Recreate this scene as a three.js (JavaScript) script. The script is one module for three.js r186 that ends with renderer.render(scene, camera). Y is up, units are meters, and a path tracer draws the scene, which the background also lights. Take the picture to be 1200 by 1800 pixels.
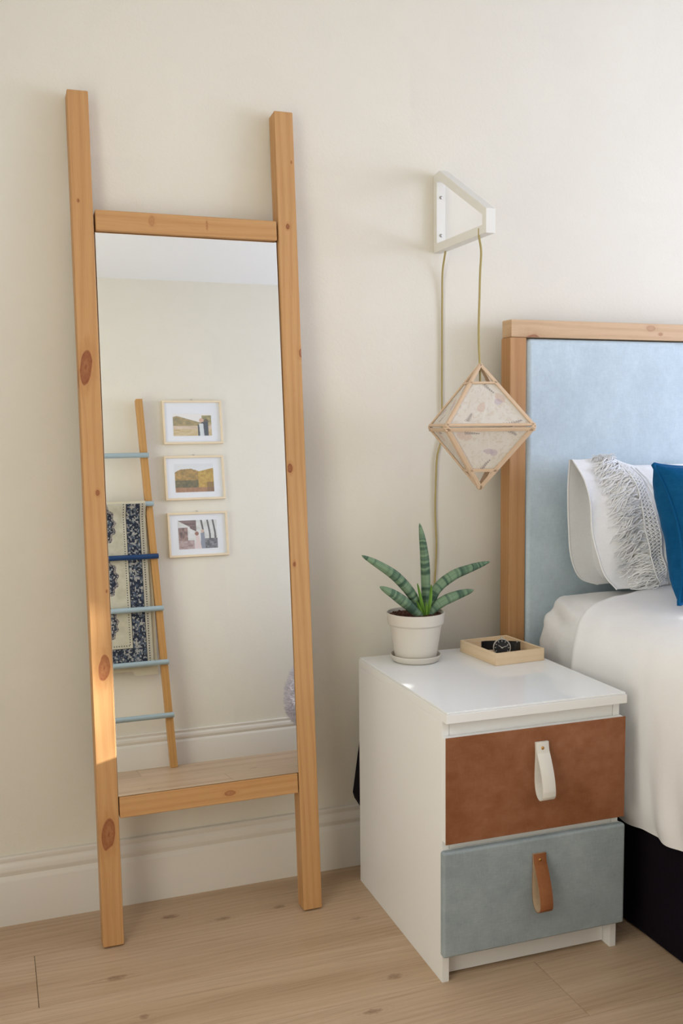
import * as THREE from 'three';
import { RoundedBoxGeometry } from 'three/addons/geometries/RoundedBoxGeometry.js';
import { mergeGeometries, mergeVertices, toCreasedNormals } from 'three/addons/utils/BufferGeometryUtils.js';
import { RectAreaLightUniformsLib } from 'three/addons/lights/RectAreaLightUniformsLib.js';

// ------------------------------------------------------------------ camera, sky, sun, daylight, exposure
const scene = new THREE.Scene();
const camera = new THREE.PerspectiveCamera(55.565, 1200 / 1800, 0.05, 60);
{
  const yaw = 0.3475, pitch = -0.0879, roll = -0.0096;
  const f = new THREE.Vector3(Math.sin(yaw) * Math.cos(pitch), Math.sin(pitch), -Math.cos(yaw) * Math.cos(pitch));
  const rt = new THREE.Vector3(Math.cos(yaw), 0, Math.sin(yaw)), up = new THREE.Vector3().crossVectors(rt, f);
  const r2 = rt.clone().multiplyScalar(Math.cos(roll)).addScaledVector(up, Math.sin(roll));
  const u2 = up.clone().multiplyScalar(Math.cos(roll)).addScaledVector(rt, -Math.sin(roll));
  camera.quaternion.setFromRotationMatrix(new THREE.Matrix4().makeBasis(r2, u2, f.clone().negate()));
  camera.position.set(-0.8049, 1.0928, 2.2082);
}
scene.background = new THREE.Color(0.62, 0.78, 1.0);
scene.backgroundIntensity = 1.0;
const sun = new THREE.DirectionalLight(new THREE.Color(1, 0.96, 0.9), 15);
sun.position.set(7, 0.395 + 7.6 * 0.257, 0.162 + 7.6 * 0.355); sun.target.position.set(-0.6, 0.395, 0.162);
sun.castShadow = true; sun.shadow.mapSize.set(2048, 2048);
Object.assign(sun.shadow.camera, { left: -3, right: 3, top: 3, bottom: -3, near: 0.1, far: 14 });
scene.add(sun, sun.target);
RectAreaLightUniformsLib.init();
const daylight = new THREE.RectAreaLight(new THREE.Color(0.88, 0.995, 1.36), 7.7, 1.54, 1.15);   // daylight of the unseen curtained window in the right wall
daylight.position.set(3.09, 1.36, 1.6); daylight.lookAt(-2, 1.36, 1.6); scene.add(daylight);
const unseenDoorLight = new THREE.RectAreaLight(new THREE.Color(1, 0.96, 0.82), 2.85, 0.9, 1.8);     // warm source out of view, placed to light the left side
unseenDoorLight.position.set(-1.31, 1.1, 1.5); unseenDoorLight.lookAt(2, 1.1, 1.5); scene.add(unseenDoorLight);
const renderer = new THREE.WebGLRenderer();
renderer.toneMapping = THREE.LinearToneMapping;
renderer.toneMappingExposure = 1.0;
renderer.shadowMap.enabled = true;

// ------------------------------------------------------------------ helpers
const V = (x, y, z) => new THREE.Vector3(x, y, z);
const { clamp, lerp, smoothstep } = THREE.MathUtils;
function rng(seed) { let s = seed >>> 0; return () => { s = (s + 0x6d2b79f5) >>> 0; let t = Math.imul(s ^ (s >>> 15), 1 | s); t = (t + Math.imul(t ^ (t >>> 7), 61 | t)) ^ t; return ((t ^ (t >>> 14)) >>> 0) / 4294967296; }; }
function hash(x, y, s) { let h = Math.imul(x, 374761393) ^ Math.imul(y, 668265263) ^ Math.imul(s, 974634777); h = Math.imul(h ^ (h >>> 13), 1274126177); return ((h ^ (h >>> 16)) >>> 0) / 4294967296; }
function noise(x, y, s = 0) {
  const ix = Math.floor(x), iy = Math.floor(y), fx = x - ix, fy = y - iy, a = fx * fx * (3 - 2 * fx), b = fy * fy * (3 - 2 * fy);
  return lerp(lerp(hash(ix, iy, s), hash(ix + 1, iy, s), a), lerp(hash(ix, iy + 1, s), hash(ix + 1, iy + 1, s), a), b);
}
function fbm(x, y, s = 0, o = 4) { let t = 0, a = 0.5; for (let i = 0; i < o; i++) { t += a * noise(x, y, s + i * 17); x *= 2.03; y *= 2.03; a *= 0.5; } return t / (1 - Math.pow(0.5, o)); }
function texture(w, h, fn, srgb = true, wrap = true) {           // fn(u, v) gives [r, g, b] in 0..255, v upwards
  const data = new Uint8Array(w * h * 4);
  for (let y = 0; y < h; y++) for (let x = 0; x < w; x++) {
    const c = fn((x + 0.5) / w, (y + 0.5) / h), o = (y * w + x) * 4;
    data[o] = clamp(c[0], 0, 255); data[o + 1] = clamp(c[1], 0, 255); data[o + 2] = clamp(c[2], 0, 255); data[o + 3] = 255;
  }
  const t = new THREE.DataTexture(data, w, h);
  if (srgb) t.colorSpace = THREE.SRGBColorSpace;
  t.magFilter = THREE.LinearFilter; t.minFilter = THREE.LinearFilter; t.wrapS = t.wrapT = wrap ? THREE.RepeatWrapping : THREE.ClampToEdgeWrapping; t.needsUpdate = true;
  return t;
}
const mixc = (a, b, t) => [lerp(a[0], b[0], t), lerp(a[1], b[1], t), lerp(a[2], b[2], t)];
const std = (o) => new THREE.MeshPhysicalMaterial(o);
const names = {};
function numbered(n) { const k = names[n] = (names[n] ?? -1) + 1; return k ? n + '_' + String(k).padStart(3, '0') : n; }
function shade(o) { o.castShadow = o.receiveShadow = true; return o; }
function mesh(name, geo, mat, parent) { const m = shade(new THREE.Mesh(geo, mat)); m.name = parent ? name : numbered(name); (parent ?? scene).add(m); return m; }
function tag(o, label, category, group) { o.userData.label = label; o.userData.category = category; if (group) o.userData.group = group; return o; }
function thing(name, label, category, pos = [0, 0, 0], group) { const g = new THREE.Group(); g.name = numbered(name); g.position.set(...pos); scene.add(g); return tag(g, label, category, group); }
function struct(name, geo, mat) { const m = mesh(name, geo, mat); m.userData.kind = 'structure'; return m; }
const merge = (list) => mergeGeometries(list.map((g) => { const n = g.index ? g.toNonIndexed() : g; for (const k of Object.keys(n.attributes)) if (!['position', 'normal', 'uv'].includes(k)) n.deleteAttribute(k); return n; }));
// a box from corner to corner with rounded edges; uv in metres, v along the axis 'along', the four long faces side by side
function board([x0, y0, z0], [x1, y1, z1], r = 0.002, along = 'y', du = 0, dv = 0, seg = 2) {
  const w = x1 - x0, h = y1 - y0, d = z1 - z0;
  let g = r > 0 ? new RoundedBoxGeometry(w, h, d, seg, Math.min(r, w * 0.49, h * 0.49, d * 0.49)) : new THREE.BoxGeometry(w, h, d).toNonIndexed();
  g.translate((x0 + x1) / 2, (y0 + y1) / 2, (z0 + z1) / 2);
  return metres(g.index ? g.toNonIndexed() : g, along, du, dv);
}
function metres(g, along = 'y', du = 0, dv = 0) {
  const p = g.attributes.position, uv = new Float32Array(p.count * 2), a = V(), b = V(), c = V();
  g.computeBoundingBox(); const lo = g.boundingBox.min, hi = g.boundingBox.max, size = V().subVectors(hi, lo);
  const others = { x: ['y', 'z'], y: ['x', 'z'], z: ['x', 'y'] }[along];
  for (let i = 0; i < p.count; i += 3) {
    a.fromBufferAttribute(p, i); b.fromBufferAttribute(p, i + 1); c.fromBufferAttribute(p, i + 2);
    const n = b.clone().sub(a).cross(c.clone().sub(a)), ab = { x: Math.abs(n.x), y: Math.abs(n.y), z: Math.abs(n.z) };
    const major = ab.x >= ab.y && ab.x >= ab.z ? 'x' : ab.y >= ab.z ? 'y' : 'z';
    [a, b, c].forEach((q, k) => {
      let u, v = q[along] - lo[along];
      if (major === others[1]) u = q[others[0]] - lo[others[0]] + (n[major] < 0 ? size[others[0]] + size[others[1]] : 0);
      else if (major === others[0]) u = size[others[0]] + (n[major] < 0 ? size[others[0]] + size[others[1]] : 0) + q[others[1]] - lo[others[1]];
      else { u = q[others[0]] - lo[others[0]]; v = q[others[1]] - lo[others[1]]; }
      uv[(i + k) * 2] = u + du; uv[(i + k) * 2 + 1] = v + dv;
    });
  }
  g.setAttribute('uv', new THREE.BufferAttribute(uv, 2));
  return g;
}
// a grid surface f(s, t) -> Vector3, uv in metres along the sheet (su, sv)
function sheet(f, nu, nv, su = 1, sv = 1, flip = false) {
  const pos = [], uv = [], idx = [];
  for (let j = 0; j <= nv; j++) for (let i = 0; i <= nu; i++) { const q = f(i / nu, j / nv); pos.push(q.x, q.y, q.z); uv.push((i / nu) * su, (j / nv) * sv); }
  for (let j = 0; j < nv; j++) for (let i = 0; i < nu; i++) {
    const a = j * (nu + 1) + i, b = a + 1, c = a + nu + 1, d = c + 1;
    if (flip) idx.push(a, c, b, b, c, d); else idx.push(a, b, c, b, d, c);
  }
  const g = new THREE.BufferGeometry();
  g.setAttribute('position', new THREE.Float32BufferAttribute(pos, 3)); g.setAttribute('uv', new THREE.Float32BufferAttribute(uv, 2));
  g.setIndex(idx); g.computeVertexNormals(); return g;
}
const curve = (pts) => new THREE.CatmullRomCurve3(pts.map((q) => V(...q)));
const tube = (pts, r, n = 60, k = 8) => new THREE.TubeGeometry(curve(pts), n, r, k, false);
function cyl(a, b, r, k = 12, r2 = r) { const d = b.clone().sub(a), g = new THREE.CylinderGeometry(r2, r, d.length(), k); g.translate(0, d.length() / 2, 0); g.applyQuaternion(new THREE.Quaternion().setFromUnitVectors(V(0, 1, 0), d.normalize())); g.translate(a.x, a.y, a.z); return g; }
function extrude(pts, depth, bevel = 0, holes = [], curveSegments = 12) {
  const s = new THREE.Shape(pts.map((q) => new THREE.Vector2(...q)));
  for (const h of holes) s.holes.push(new THREE.Path(h.map((q) => new THREE.Vector2(...q))));
  return new THREE.ExtrudeGeometry(s, { depth: depth - 2 * bevel, bevelEnabled: bevel > 0, bevelSize: bevel, bevelThickness: bevel, bevelOffset: -bevel, bevelSegments: 2, curveSegments }).translate(0, 0, bevel);
}
function lathe(pts, seg = 64) { return new THREE.LatheGeometry(pts.map((q) => new THREE.Vector2(...q)), seg); }

// ------------------------------------------------------------------ wood
// knots: [u, v, ru, rv, strength] in metres
function woodTexture(W, L, pw, ph, { base, dark, light, seed = 1, freq = 160, knots = [], streak = 1, pale = 0 }) {
  return texture(pw, ph, (uu, vv) => {
    let u = uu * W, v = vv * L, k = 0, halo = 0, shift = 0;
    for (const [ku, kv, ru, rv, st = 1, skew = 0] of knots) {
      const x = (u - ku) / ru, y = (v - kv - skew * (u - ku)) / rv, d = Math.hypot(x, y) * (1 + 0.3 * (fbm(u * 90 + ku * 999, v * 45, seed + 71, 2) - 0.5));
      if (d < 4) { shift += Math.sign(x || 1) * ru * 0.9 * Math.exp(-d * d * 0.35) * st; }
      if (d < 1.08) k = Math.max(k, st * (0.6 + 0.1 * Math.sin(d * 9 + noise(u * 300, v * 300, 5) * 3) + 0.2 * smoothstep(d, 0.75, 0.95) - 0.15 * (fbm(u * 500, v * 260, 6, 2) - 0.5)) * smoothstep(1.08 - d, 0, 0.1) + st * 0.25 * smoothstep(0.16 - d, 0, 0.1));
      halo = Math.max(halo, st * smoothstep(2.3 - d, 0, 1.2) * (0.35 + 0.65 * fbm(u * 220, v * 90, seed + 3, 2)));
    }
    const us = u - shift;
    const big = fbm(us * 26, v * 1.3, seed), ring = 0.5 + 0.5 * Math.sin((us * freq + fbm(us * 14, v * 0.9, seed + 40, 3) * 9) * 2.2);
    const fine = fbm(us * 900, v * 14, seed + 9, 3), pore = noise(us * 1500, v * 40, seed + 21);
    let c = mixc(base, light, clamp((big - 0.42) * 1.7, 0, 1) * 0.8);
    c = mixc(c, dark, (0.2 * ring * ring + 0.55 * Math.max(0, 0.5 - fine)) * streak + (pore > 0.86 ? 0.08 : 0));
    c = mixc(c, dark, halo * 0.42);
    if (k > 0) c = mixc(c, [134, 74, 48], clamp(k, 0, 0.85));
    return c;
  });
}
function wood(W, L, pw, ph, o, extra = {}) {
  const map = woodTexture(W, L, pw, ph, o); map.repeat.set(1 / W, 1 / L);
  return std({ map, roughness: 0.5, specularIntensity: 0.45, bumpMap: map, bumpScale: 0.0005, ...extra });
}
const PINE = { base: [204, 156, 104], dark: [170, 116, 68], light: [216, 174, 124] };
const pineRailLeft = wood(0.2, 1.9, 256, 2048, { ...PINE, seed: 3, knots: [[0.015, 1.222, 0.0125, 0.033, 1, 0.9], [0.028, 0.958, 0.004, 0.006, 1], [0.026, 0.588, 0.0125, 0.026, 0.9, 0.5], [0.021, 0.237, 0.014, 0.03, 0.9, 0.4], [0.014, 1.571, 0.0025, 0.004, 0.9], [0.038, 0.75, 0.002, 0.003, 0.8], [0.11, 0.5, 0.01, 0.02, 0.8], [0.16, 1.2, 0.01, 0.02, 0.8]] });
const pineRailRight = wood(0.2, 1.9, 256, 2048, { ...PINE, seed: 11, knots: [[0.022, 1.544, 0.004, 0.006, 1], [0.043, 1.26, 0.006, 0.01, 0.9], [0.006, 1.0, 0.006, 0.01, 1], [0.008, 0.783, 0.003, 0.005, 1], [0.036, 1.69, 0.0018, 0.003, 0.8], [0.19, 0.7, 0.006, 0.01, 0.8]] });
const pineBar = wood(0.2, 1.0, 256, 1024, { ...PINE, seed: 23, knots: [[0.026, 0.118, 0.012, 0.006, 0.32, 0], [0.024, 0.238, 0.01, 0.002, 0.4], [0.021, 0.66, 0.006, 0.012, 0.6], [0.1, 0.3, 0.006, 0.01, 0.7]] });
const headPost = wood(0.22, 2.0, 256, 1024, { base: [192, 145, 98], dark: [150, 104, 62], light: [208, 164, 120], seed: 31, knots: [[0.06, 0.95, 0.006, 0.012, 0.8], [0.02, 0.45, 0.006, 0.012, 0.6]] }, { roughness: 0.55 });
const headTop = wood(0.22, 1.7, 256, 2048, { base: [214, 180, 142], dark: [172, 132, 98], light: [228, 200, 166], seed: 37, freq: 110, knots: [[-0.014, 0.06, 0.02, 0.03, 0.8], [0.03, 0.41, 0.008, 0.014, 0.3], [0.016, 0.44, 0.004, 0.006, 0.5], [0.03, 0.9, 0.012, 0.02, 0.6]] }, { roughness: 0.55 });
const paleWood = wood(0.2, 0.6, 256, 512, { base: [236, 211, 176], dark: [212, 180, 142], light: [242, 222, 192], seed: 43, freq: 190, streak: 0.7 }, { roughness: 0.6 });
const lampWood = wood(0.1, 0.5, 128, 512, { base: [228, 200, 170], dark: [204, 168, 134], light: [238, 216, 190], seed: 47, freq: 220, streak: 0.6 }, { roughness: 0.6 });
const frameWood = wood(0.1, 0.5, 128, 256, { base: [240, 222, 192], dark: [226, 200, 164], light: [244, 230, 206], seed: 53, freq: 220, streak: 0.5 }, { roughness: 0.6 });

// ------------------------------------------------------------------ plain materials
const wallBump = texture(512, 512, (u, v) => { const n = 128 + 70 * (fbm(u * 90, v * 90, 71, 3) - 0.5) + 40 * (noise(u * 300, v * 300, 75) - 0.5); return [n, n, n]; }, false); wallBump.repeat.set(1 / 0.6, 1 / 0.6);
const wallMap = texture(256, 256, (u, v) => { const n = (fbm(u * 9, v * 9, 79, 4) - 0.5) * 5; return [235 + n, 229 + n, 214 + n * 0.9]; }); wallMap.repeat.set(1 / 1.7, 1 / 1.7);
const wallPaint = std({ map: wallMap, roughness: 0.72, specularIntensity: 0.35, bumpMap: wallBump, bumpScale: 0.0006 });
const ceilingPaint = std({ color: 0xf3f3f2, roughness: 0.85, specularIntensity: 0.2 });
const trimPaint = std({ color: 0xe7e1d6, roughness: 0.38, specularIntensity: 0.5 });
const whiteLacquer = std({ color: 0xf3f3f1, roughness: 0.42, specularIntensity: 0.5 });
const bracketPaint = std({ color: 0xf0eee6, roughness: 0.4 });
const steel = std({ color: 0xb9b6b0, roughness: 0.3, metalness: 1 });
const brass = std({ color: 0xc49a5c, roughness: 0.3, metalness: 1 });
const blackPlastic = std({ color: 0x0c0c0f, roughness: 0.45 });
const mirrorGlass = std({ color: 0xf6f8f7, roughness: 0.0, metalness: 1 });
function cloth(color, { size = 0.5, amp = 5, scale = 260, seed = 5, rough = 0.9, sheen = 0.3, bump = 0.0003, blotch = 0 } = {}, extra = {}) {
  const c = new THREE.Color(color), rgb = [c.r, c.g, c.b].map((x) => 255 * (x <= 0.0031308 ? 12.92 * x : 1.055 * Math.pow(x, 1 / 2.4) - 0.055));
  const map = texture(size > 1 ? 1024 : 512, size > 1 ? 1024 : 512, (u, v) => {
    const weave = (noise(u * scale * 2 * size, v * scale * 0.5 * size, seed) + noise(u * scale * 0.5 * size, v * scale * 2 * size, seed + 2) - 1) * amp, b = blotch ? (fbm(u * 14 * size, v * 14 * size, seed + 5, 4) - 0.5) * blotch + (fbm(u * 60 * size, v * 44 * size, seed + 8, 3) - 0.5) * blotch * 0.6 : 0;
    return rgb.map((x) => x + weave + b);
  });
  map.repeat.set(1 / size, 1 / size);
  return std({ map, roughness: rough, specularIntensity: 0.2, sheen, sheenRoughness: 0.5, sheenColor: new THREE.Color(1, 1, 1), bumpMap: map, bumpScale: bump, ...extra });
}
const whiteLinen = cloth(0xf7f7f7, { amp: 3, seed: 61 });
const duvetCotton = cloth(0xf9f9fa, { amp: 2, seed: 63 });
const headVelvet = cloth(0xc8d7de, { size: 1.6, amp: 6, seed: 65, sheen: 0.5, blotch: 15 });
const drawerVelvet = cloth(0x9ca7ab, { amp: 6, seed: 67, sheen: 0.45, blotch: 20 });
const blueVelvet = cloth(0x0f5585, { amp: 6, seed: 69, sheen: 0.7, blotch: 14 }, { sheenColor: new THREE.Color(0.35, 0.6, 0.85) });
const tanLeather = cloth(0x946142, { amp: 4, seed: 73, sheen: 0.05, blotch: 30, rough: 0.55 }, { specularIntensity: 0.35 });
const strapTan = cloth(0x96603e, { amp: 4, seed: 74, sheen: 0, blotch: 16, rough: 0.55 });
const strapRaw = std({ color: 0xb9a184, roughness: 0.9 });
const strapWhite = std({ color: 0xe6e3da, roughness: 0.5 });
const darkBase = cloth(0x17121a, { amp: 3, seed: 77, sheen: 0.05 });

// ------------------------------------------------------------------ the room
const XL = -1.4, XR = 3.3, D = 2.5064, H = 2.254, T = 0.12;  // side walls are out of view, set to bounce and even out the light
struct('wall_back', board([XL - T, -0.02, -T], [XR + T, H + 0.05, 0], 0, 'y'), wallPaint);
const WZ0 = 0.8, WZ1 = 2.36, WY0 = 0.78, WY1 = 2.0, DZ0 = 1.02, DZ1 = 1.98, DY1 = 2.06;
struct('wall_front', board([XL - T, -0.02, D], [XR + T, H + 0.05, D + T], 0, 'y'), wallPaint);
struct('wall_left', merge([board([XL - T, -0.02, 0], [XL, H + 0.05, DZ0], 0), board([XL - T, -0.02, DZ1], [XL, H + 0.05, D], 0), board([XL - T, DY1, DZ0], [XL, H + 0.05, DZ1], 0)]), wallPaint);
struct('wall_right', merge([
  board([XR, -0.02, 0], [XR + T, H + 0.05, WZ0], 0), board([XR, -0.02, WZ1], [XR + T, H + 0.05, D], 0),
  board([XR, -0.02, WZ0], [XR + T, WY0, WZ1], 0), board([XR, WY1, WZ0], [XR + T, H + 0.05, WZ1], 0)]), wallPaint);
struct('ceiling', board([XL - T, H, -T], [XR + T, H + 0.1, D + T], 0, 'x'), ceilingPaint);
// skirting boards: moulded profile (depth, height) swept along each wall
const SKIRT = [[0, 0], [0.018, 0], [0.018, 0.1], [0.0172, 0.103], [0.0142, 0.108], [0.0125, 0.1105], [0.0125, 0.1135], [0.0138, 0.116], [0.0152, 0.1195], [0.0156, 0.124], [0.0148, 0.129], [0.0128, 0.1345], [0.0106, 0.138], [0.0098, 0.1395], [0.0098, 0.142], [0.0108, 0.1445], [0.0112, 0.148], [0.0104, 0.1515], [0.0085, 0.153], [0, 0.153]];
function skirting(name, a, b, turn) {
  const len = b - a, g = toCreasedNormals(extrude(SKIRT, len), 0.5); g.translate(0, 0, a);
  const m = struct(name, g, trimPaint); m.rotation.y = turn; return m;
}
skirting('baseboard_back', -XR, -XL, -Math.PI / 2);                       // extrusion +z goes to -x, profile to +z
{ const m = skirting('baseboard_front', XL, XR, Math.PI / 2); m.position.z = D; }
{ const m = skirting('baseboard_left', 0.02, DZ0, 0); m.position.x = XL; }
{ const m = skirting('baseboard_left_front', DZ1, D - 0.02, 0); m.position.x = XL; }
{ const m = skirting('baseboard_right', -(D - 0.02), -0.02, Math.PI); m.position.x = XR; }

// floor: laminate planks, each a part
const floor = struct('floor', board([XL - T, -0.1, -T], [XR + T, -0.009, D + T], 0, 'x'), std({ color: 0x6d5844, roughness: 0.9 }));
{
  const OAK = { base: [198, 170, 140], dark: [156, 126, 98], light: [212, 187, 159] };
  const oak = [0, 1, 2, 3, 4].map((i) => {
    const r = rng(900 + i), knots = [];
    for (let k = 0; k < 3; k++) knots.push([0.03 + 0.13 * r(), 0.1 + 1.1 * r(), 0.004 + 0.006 * r(), 0.008 + 0.016 * r(), 0.2 + 0.25 * r()]);
    const tone = (r() - 0.5) * 9, tint = (c) => c.map((x) => x + tone);
    const map = texture(256, 1536, (uu, vv) => {
      const u = uu * 0.1945, v = vv * 1.285; let k = 0, halo = 0, shift = 0;
      for (const [ku, kv, ru, rv, st] of knots) { const x = (u - ku) / ru, y = (v - kv) / rv, d = Math.hypot(x, y); if (d < 5) shift += (x >= 0 ? 1 : -1) * ru * 1.2 * Math.exp(-d * d * 0.16) * st * 2; if (d < 1.3) k = Math.max(k, st * smoothstep(1.3 - d + 0.5 * (noise(u * 500, v * 160, i + 7) - 0.5), 0, 0.9) * (0.3 + 0.9 * noise(u * 900, v * 260, i + 4))); halo = Math.max(halo, st * 0.8 * smoothstep(3.4 - d, 0, 2.2) * (0.5 + 0.5 * Math.sin(d * 9))); }
      const us = u - shift, cath = Math.pow(Math.abs(us - 0.1 - 0.03 * Math.sin(v * 2.1 + i)), 1.0);
      const ring = 0.5 + 0.5 * Math.sin(cath * 420 + fbm(us * 12, v * 1.6, 300 + i, 3) * 16 + v * 5), big = fbm(us * 18, v * 1.2, 310 + i, 3), fine = 0.62 * fbm(us * 560 + 14 * fbm(us * 20, v * 3, 340 + i, 2), v * 7, 320 + i, 3) + 0.38 * fbm(us * 90 + 5 * fbm(us * 9, v * 2, 345 + i, 2), v * 5, 350 + i, 3), dash = noise(us * 700, v * 22, 330 + i);
      let c = mixc(tint(OAK.base), tint(OAK.light), clamp((big - 0.35) * 1.8, 0, 1) * 0.8);
      c = mixc(c, tint(OAK.dark), 0.24 * smoothstep(0.46 - big, 0, 0.25) + 0.14 * ring * ring * (0.3 + 1.0 * big) + 0.95 * Math.max(0, 0.54 - fine) + (dash > 0.8 ? 0.1 : 0) + halo * 0.3);
      return mixc(c, [98, 72, 54], clamp(k * 1.3, 0, 0.7));
    });
    map.repeat.set(1 / 0.1945, 1 / 1.285);
    return std({ map, roughness: 0.36, specularIntensity: 0.5, bumpMap: map, bumpScale: 0.0002 });
  });
  const rows = 16, PW = 0.1945, PL = 1.285, r = rng(77);
  for (let j = 0; j < rows; j++) {
    const z0 = Math.max(0.002, 0.1665 + PW * (j - 1)), z1 = Math.min(D - 0.002, 0.1665 + PW * j);
    if (z1 - z0 < 0.01) continue;
    let joint = j === 0 ? 0.35 : j === 1 ? -0.755 : j === 2 ? 0.45 : j === 3 ? 0.203 : j === 4 ? 0.9 : -0.9 + PL * ((j * 0.37 + r() * 0.15) % 1);
    while (joint > XL) joint -= PL;
    for (let x = joint; x < XR; x += PL) {
      const a = Math.max(XL + 0.002, x), b = Math.min(XR - 0.002, x + PL);
      if (b - a < 0.03) continue;
      const g = board([a + 0.0004, -0.009, z0 + 0.0004], [b - 0.0004, 0, z1 - 0.0004], 0.0009, 'x', 0, 0, 1);
      // the top face runs u across the plank (z) and v along it (x)
      const p = g.attributes.position, uv = g.attributes.uv; for (let k = 0; k < p.count; k++) uv.setXY(k, p.getZ(k) - z0, p.getX(k) - x);
      mesh('plank', g, oak[(j * 3 + Math.round((x - joint) / PL) * 2 + Math.floor(r() * 2)) % 5], floor);
    }
  }
}

// window in the right wall, outside the picture: it lights the room
{
  const w = new THREE.Group(); w.name = 'window_1'; w.userData.kind = 'structure'; scene.add(w);
  const xa = XR + 0.03, xb = XR + 0.08, zm = 2.15;
  const bars = [];
  bars.push(board([xa, WY0, WZ0], [xb, WY0 + 0.05, WZ1], 0.004), board([xa, WY1 - 0.05, WZ0], [xb, WY1, WZ1], 0.004));
  for (const z of [WZ0 + 0.025, zm - 0.3, WZ1 - 0.025]) bars.push(board([xa, WY0 + 0.05, z - 0.025], [xb, WY1 - 0.05, z + 0.025], 0.004));
  mesh('window_frame', merge(bars), trimPaint, w);
  const pane = std({ color: 0xffffff, transmission: 1, thickness: 0, roughness: 0, ior: 1.5 });
  mesh('pane', board([XR + 0.053, WY0 + 0.05, WZ0 + 0.05], [XR + 0.057, WY1 - 0.05, zm - 0.325], 0), pane, w);
  mesh('pane', board([XR + 0.053, WY0 + 0.05, zm - 0.275], [XR + 0.057, WY1 - 0.05, WZ1 - 0.05], 0), pane, w);
  mesh('window_sill', board([XR - 0.06, WY0 - 0.03, WZ0 - 0.05], [XR + 0.03, WY0, WZ1 + 0.05], 0.004), trimPaint, w);
  // unseen glazed door beside the camera, placed to light the left side
  const dr = new THREE.Group(); dr.name = 'unseen_door_1'; dr.userData.kind = 'structure'; scene.add(dr);
  const da = XL - 0.07, db = XL - 0.03, leaf = [];
  for (const z of [DZ0 + 0.045, DZ1 - 0.045]) leaf.push(board([da, 0.006, z - 0.045], [db, DY1, z + 0.045], 0.003));
  for (const [y0, y1] of [[0.006, 0.16], [DY1 - 0.09, DY1]]) leaf.push(board([da, y0, DZ0 + 0.09], [db, y1, DZ1 - 0.09], 0.003));
  mesh('unseen_door_frame', merge(leaf), trimPaint, dr);
  mesh('unseen_door_pane', board([XL - 0.054, 0.16, DZ0 + 0.09], [XL - 0.046, DY1 - 0.09, DZ1 - 0.09], 0), std({ color: 0xf4f1e8, transmission: 0.7, thickness: 0, roughness: 0.8 }), dr);
  mesh('unseen_door_handle', merge([cyl(V(db, 1.0, DZ1 - 0.045), V(db + 0.045, 1.0, DZ1 - 0.045), 0.009), cyl(V(db + 0.04, 1.0, DZ1 - 0.04), V(db + 0.04, 1.0, DZ1 - 0.16), 0.009)]), steel, dr);
  const unseenDrape = std({ color: 0xf2f0ea, transmission: 0.12, thickness: 0, roughness: 1, side: THREE.DoubleSide });
  // two curtains out of view, meeting at the top, placed to pass one sun chink
  const edge = (y) => 0.036 * smoothstep(1.80 - y, 0, 0.14) * (0.84 + 0.16 * Math.sin(y * 34 + 1.2)) * smoothstep(y - 1.22, 0, 0.1);
  const chink = (y) => 1.506 + (y - 1.37) * 0.02;
  const ripple = (z, y) => XR - 0.135 + 0.02 * Math.sin(z * 58 + 0.6 * Math.sin(y * 2)) * (0.6 + 0.4 * Math.sin(z * 13));
  const left = sheet((s, t) => { const y = lerp(0.3, 2.07, t), z = lerp(WZ0 - 0.2, chink(y) - edge(y), s); return V(ripple(z, y), y, z); }, 120, 60);
  const right = sheet((s, t) => { const y = lerp(0.3, 2.07, t), z = lerp(chink(y) + edge(y), WZ1 + 0.08, s); return V(ripple(z, y) + 0.05, y, z); }, 160, 60);
  tag(mesh('curtain', left, unseenDrape), 'unseen narrow white lined curtain at the window end nearest the headboard', 'curtain');
  tag(mesh('curtain', right, unseenDrape), 'unseen wider white lined curtain at the window end away from the headboard', 'curtain');
  const rod = thing('curtain_rod', 'unseen white round curtain rod with ball ends above the window beyond the bed', 'curtain rod');
  mesh('rod', cyl(V(XR - 0.115, 2.085, WZ0 - 0.27), V(XR - 0.115, 2.085, WZ1 + 0.1), 0.014), trimPaint, rod);
  for (const z of [WZ0 - 0.28, WZ1 + 0.11]) mesh('finial', new THREE.SphereGeometry(0.024, 16, 12).translate(XR - 0.115, 2.085, z), trimPaint, rod);
  for (const z of [WZ0 - 0.22, WZ1 + 0.05]) mesh('rod_bracket', board([XR - 0.12, 2.075, z - 0.01], [XR, 2.095, z + 0.01], 0.003), trimPaint, rod);
}

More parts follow.
